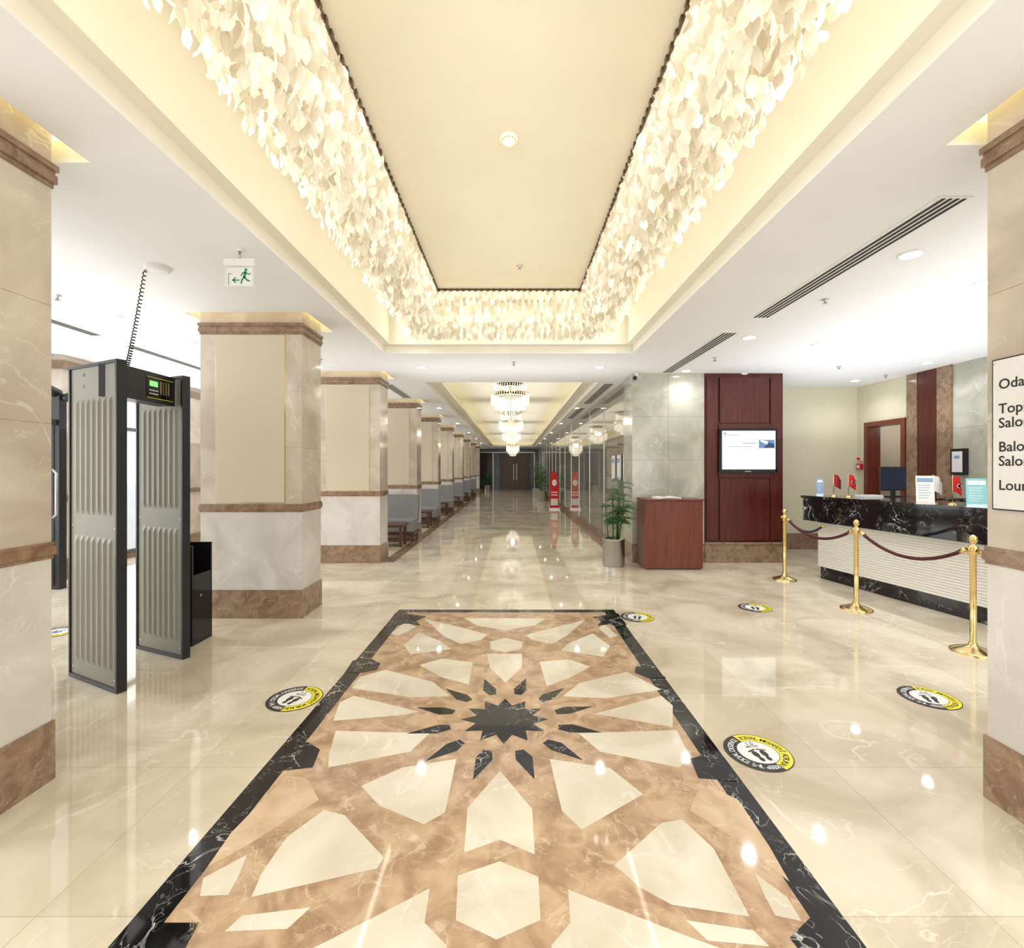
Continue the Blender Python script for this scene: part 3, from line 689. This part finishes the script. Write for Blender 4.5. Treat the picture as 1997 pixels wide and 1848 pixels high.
# ------------------------------------------------------------ metal detector
I4=Matrix.Identity(4)
def panelpiece(mb,p0,p1):
    p0=Vector((*p0,0)); p1=Vector((*p1,0)); d=(p1-p0); L_=d.length; d.normalize()
    mb.M=wallM(p0,d,(0,0,1))
    t=.05; H=2.24
    mb.box(.02,L_-.02,.02,H-.02,-t+.005,-.005,GREY)
    mb.box(0,.020,0,H,-t-.006,.006,BLK); mb.box(L_-.022,L_,0,H,-t-.006,.006,BLK); mb.box(.020,L_-.022,0,.03,-t-.006,.006,BLK); mb.box(.020,L_-.022,H-.02,H,-t-.006,.006,BLK)
    n=7
    for i in range(n):
        xx=.065+(L_-.13)*(i+.5)/n
        for z0,z1 in ((.13,1.03),(1.18,2.0)):
            for base,zf in ((-.005,.006),(-t+.005,-t-.006)):
                mb.add([(xx-.020,z0,base),(xx+.020,z0,base),(xx+.020,z1,base),(xx-.020,z1,base),
                    (xx-.008,z0+.04,zf),(xx+.008,z0+.04,zf),(xx+.008,z1-.04,zf),(xx-.008,z1-.04,zf)],
                    [(4,5,6,7),(0,1,5,4),(1,2,6,5),(2,3,7,6),(3,0,4,7)],RIDGE)
    for xx in (.2,.42):
        for zz in (2.09,2.17): mb.disc(xx,zz,.012,.012,I4,BLK,-.004)
    for zz in (1.1,.08): 
        for xx in (.045,L_-.045): mb.disc(xx,zz,.007,.007,I4,STW,-.003)
    mb.M=Matrix.Identity(4)
mb=MB()
A0,A1=fp(135,1317),fp(229,1353); B0,B1=fp(266,1264),fp(357,1286)
panelpiece(mb,A0,A1); panelpiece(mb,B0,B1)
a=Vector((*A1,0))+(Vector((*A0,0))-Vector((*A1,0))).normalized()*.06; b_=Vector((*B1,0))+(Vector((*B0,0))-Vector((*B1,0))).normalized()*.10
d=(b_-a); L_=d.length; d.normalize()
mb.M=wallM(a+d*.05,d,(0,0,1)); L_-=.05
mb.box(0,L_,2.0,2.225,-.14,.0,BLK)
mb.box(L_*.45,L_*.95,2.03,2.19,0,.004,BLKG); mb.box(L_*.5,L_*.65,2.12,2.16,.004,.006,LCD)
for i in range(6):
    for j in range(2): mb.box(L_*(.50+.028*i),L_*(.515+.028*i),2.06+.025*j,2.07+.025*j,.004,.006,STW)
for i in range(4): mb.box(L_*(.70+.05*i),L_*(.725+.05*i),2.07,2.17,.004,.006,GOLD)
fr=L_*.45
mb.box(fr,L_*.95,2.185,2.189,.004,.006,YEL);mb.box(fr,L_*.95,2.031,2.035,.004,.006,YEL)
mb.M=Matrix.Identity(4)
mb.done('walk_through_metal_detector',.003)
# coil cable
CAB=plain('cable_black',(.006,.006,.007),.7,spec=.2,noise=.1)
mb=MB(); p0=Vector((-2.70,3.34,2.225)); p1=Vector((-2.82,3.66,ZC-.02)); ctrl=Vector((-2.73,3.44,2.45))
pts=[]; N=560; turns=30
for i in range(N):
    t=i/(N-1); p=(1-t)**2*p0+2*t*(1-t)*ctrl+t*t*p1; tg=((ctrl-p0)*(1-t)*2+(p1-ctrl)*2*t).normalized(); u=tg.cross(Vector((0,1,0))).normalized(); w_=tg.cross(u)
    a=turns*2*math.pi*t; pts.append(p+.011*(u*math.cos(a)+w_*math.sin(a)))
mb.tube(pts,.0036,CAB,6)
mb.lathe(-2.73,3.66,[(.085,ZC-.0005),(.085,ZC-.02),(.07,ZC-.028),(.01,ZC-.03)],WPL,24)
mb.tube([(-2.82,3.66,ZC-.02),(-2.80,3.66,ZC-.012)],.008,BLK,6)
mb.done('coiled_ceiling_cable')
# black side cabinet
mb=MB(); x0,x1,y0,y1=-3.0,-2.71,4.03,4.30
mb.box(x0,x1,y0,y1,0,.03,BLKG); mb.box(x0,x1,y1-.02,y1,.03,.85,BLKG); mb.box(x0,x0+.02,y0,y1-.02,.03,.85,BLKG); mb.box(x0+.02,x1,y0,y0+.02,.03,.85,BLKG); mb.box(x1-.02,x1,y0+.02,y1-.02,.03,.60,BLKG)
mb.box(x0+.02,x1-.02,y0+.02,y1-.02,.55,.58,BLKG)
mb.box(x1,x1+.006,y0+.1,y0+.12,.40,.42,STEEL)
mb.done('black_side_cabinet',.003)

# ------------------------------------------------------------ exit sign
mb=MB(); y=3.37; x0,x1=-2.04,-1.825; zt,zb=2.985,2.79
mb.box(x0,x1,y-.012,y+.012,zt-.05,zt,WPL); mb.box(x0+.005,x1-.005,y-.003,y+.003,zb,zt-.05,ACRY)
mb.tube([(-1.93,y,zt),(-1.93,y,ZC-.01)],.008,STEEL,8); mb.lathe(-1.93,y,[(.025,ZC-.0005),(.025,ZC-.012)],WPL,16)
M=wallM((x0+.005,y-.0045,zb),(1,0,0),(0,0,1)); 
mb.add([M@Vector(p) for p in ((.02,.01,-.0005),(.198,.01,-.0005),(.198,.13,-.0005),(.02,.13,-.0005))],[(0,1,2,3)],STW)
mb.stroke([(.105,.045),(.06,.045)],.008,M,GRN,.001); mb.stroke([(.078,.062),(.06,.045),(.078,.028)],.008,M,GRN,.001)
mb.disc(.152,.118,.010,.010,M,GRN,.001)
mb.stroke([(.148,.102),(.140,.066)],.018,M,GRN,.001); mb.stroke([(.140,.066),(.124,.048),(.118,.022)],.010,M,GRN,.001); mb.stroke([(.142,.066),(.160,.045),(.178,.038)],.010,M,GRN,.001)
mb.stroke([(.150,.100),(.168,.086),(.184,.092)],.007,M,GRN,.001); mb.stroke([(.145,.100),(.126,.094),(.118,.076)],.007,M,GRN,.001)
mb.stroke([(.03,.015),(.03,.09),(.05,.09)],.004,M,GRN,.001)
mb.done('emergency_exit_sign')

# ------------------------------------------------------------ directory sign on right column
mb=MB(); xs=2.17; ya,yb=2.147,1.72; z0,z1=1.32,1.99
mb.box(xs-.012,xs-.001,yb,ya,z0,z1,STB); mb.box(xs-.0135,xs-.012,yb+.006,ya-.006,z0+.006,z1-.006,STW)
for zz in (z0+.02,(z0+z1)/2,z1-.02): mb.lathe(xs-.014,ya-.014,[(.004,zz-.004),(.004,zz+.004)],STEEL,8)
for s_,zz in (('Odalar',1.855),('Toplantı',1.747),('Salonları',1.684),('Balo',1.579),('Salonu',1.516),('Lounge',1.41)):
    mb.text(s_,.062,wallM((xs-.0145,2.117,zz),(0,-1,0),(0,0,1)),STB)
mb.done('directory_sign')

# ------------------------------------------------------------ lights
def area(name,loc,rot,sx,sy,e,col):
    l=bpy.data.lights.new(name,'AREA'); l.shape='RECTANGLE'; l.size=sx; l.size_y=sy; l.energy=e; l.color=col
    o=bpy.data.objects.new(name,l); S.collection.objects.link(o); o.location=loc; o.rotation_euler=rot; return o
W=(1,.945,.81)
area('cove_light',(-1.57,2.6,3.35),(0,math.radians(-90),0),.1,7,21,W)
area('cove_light',(1.46,2.6,3.35),(0,math.radians(90),0),.1,7,21,W)
area('cove_light',(-.05,6.24,3.35),(math.radians(-90),0,0),2.6,.1,8,W)
area('panel_wash_light',(-.05,2.6,3.0),(math.radians(180),0,0),1.5,6.5,20,(1,.97,.92))
UP=(math.radians(180),0,0); UC=(.92,.955,1)
area('fill_uplight',(-4.75,4.5,2.0),UP,2.9,14,84,UC)  # added fill hung in mid-air to brighten the ceiling, no fixtures here
area('fill_uplight',(4.8,3.0,2.0),UP,3.0,11,90,UC)
area('fill_uplight',(-.05,7.3,2.0),UP,3.6,.6,10,UC)
area('fill_uplight',(-4.75,20,2.0),UP,2.9,16,55,UC)
for k in (10.5,17,23.5,30): area('corridor_cove_light',(0,k,3.1),UP,2.2,5.5,20,(1,.96,.88))
area('daylight',(-6.9,10,1.5),(0,math.radians(-90),0),2.4,18,250,(.95,.98,1))
area('rear_fill_light',(0,-2.9,1.6),(math.radians(90),0,0),11,2.2,175,(.95,.98,1))  # added fill behind the camera, the back wall has no opening
l=bpy.data.lights.new('niche_lamp','POINT'); l.energy=5; o=bpy.data.objects.new('niche_lamp',l); S.collection.objects.link(o); o.location=(7.2,8.3,2.3); l.shadow_soft_size=.1
wd=bpy.data.worlds.new('w'); S.world=wd; wd.use_nodes=True; wd.node_tree.nodes['Background'].inputs[0].default_value=(.95,.98,1,1); wd.node_tree.nodes['Background'].inputs[1].default_value=1.6
# camera
cam=bpy.data.cameras.new('cam'); co=bpy.data.objects.new('camera',cam); S.collection.objects.link(co); S.camera=co
co.location=(0,0,EH); co.rotation_euler=(math.radians(90),0,0); cam.sensor_width=36; cam.sensor_fit='HORIZONTAL'; cam.lens=36*F/1997; cam.shift_y=-9/1997; cam.shift_x=-1.5/1997; cam.clip_start=.05
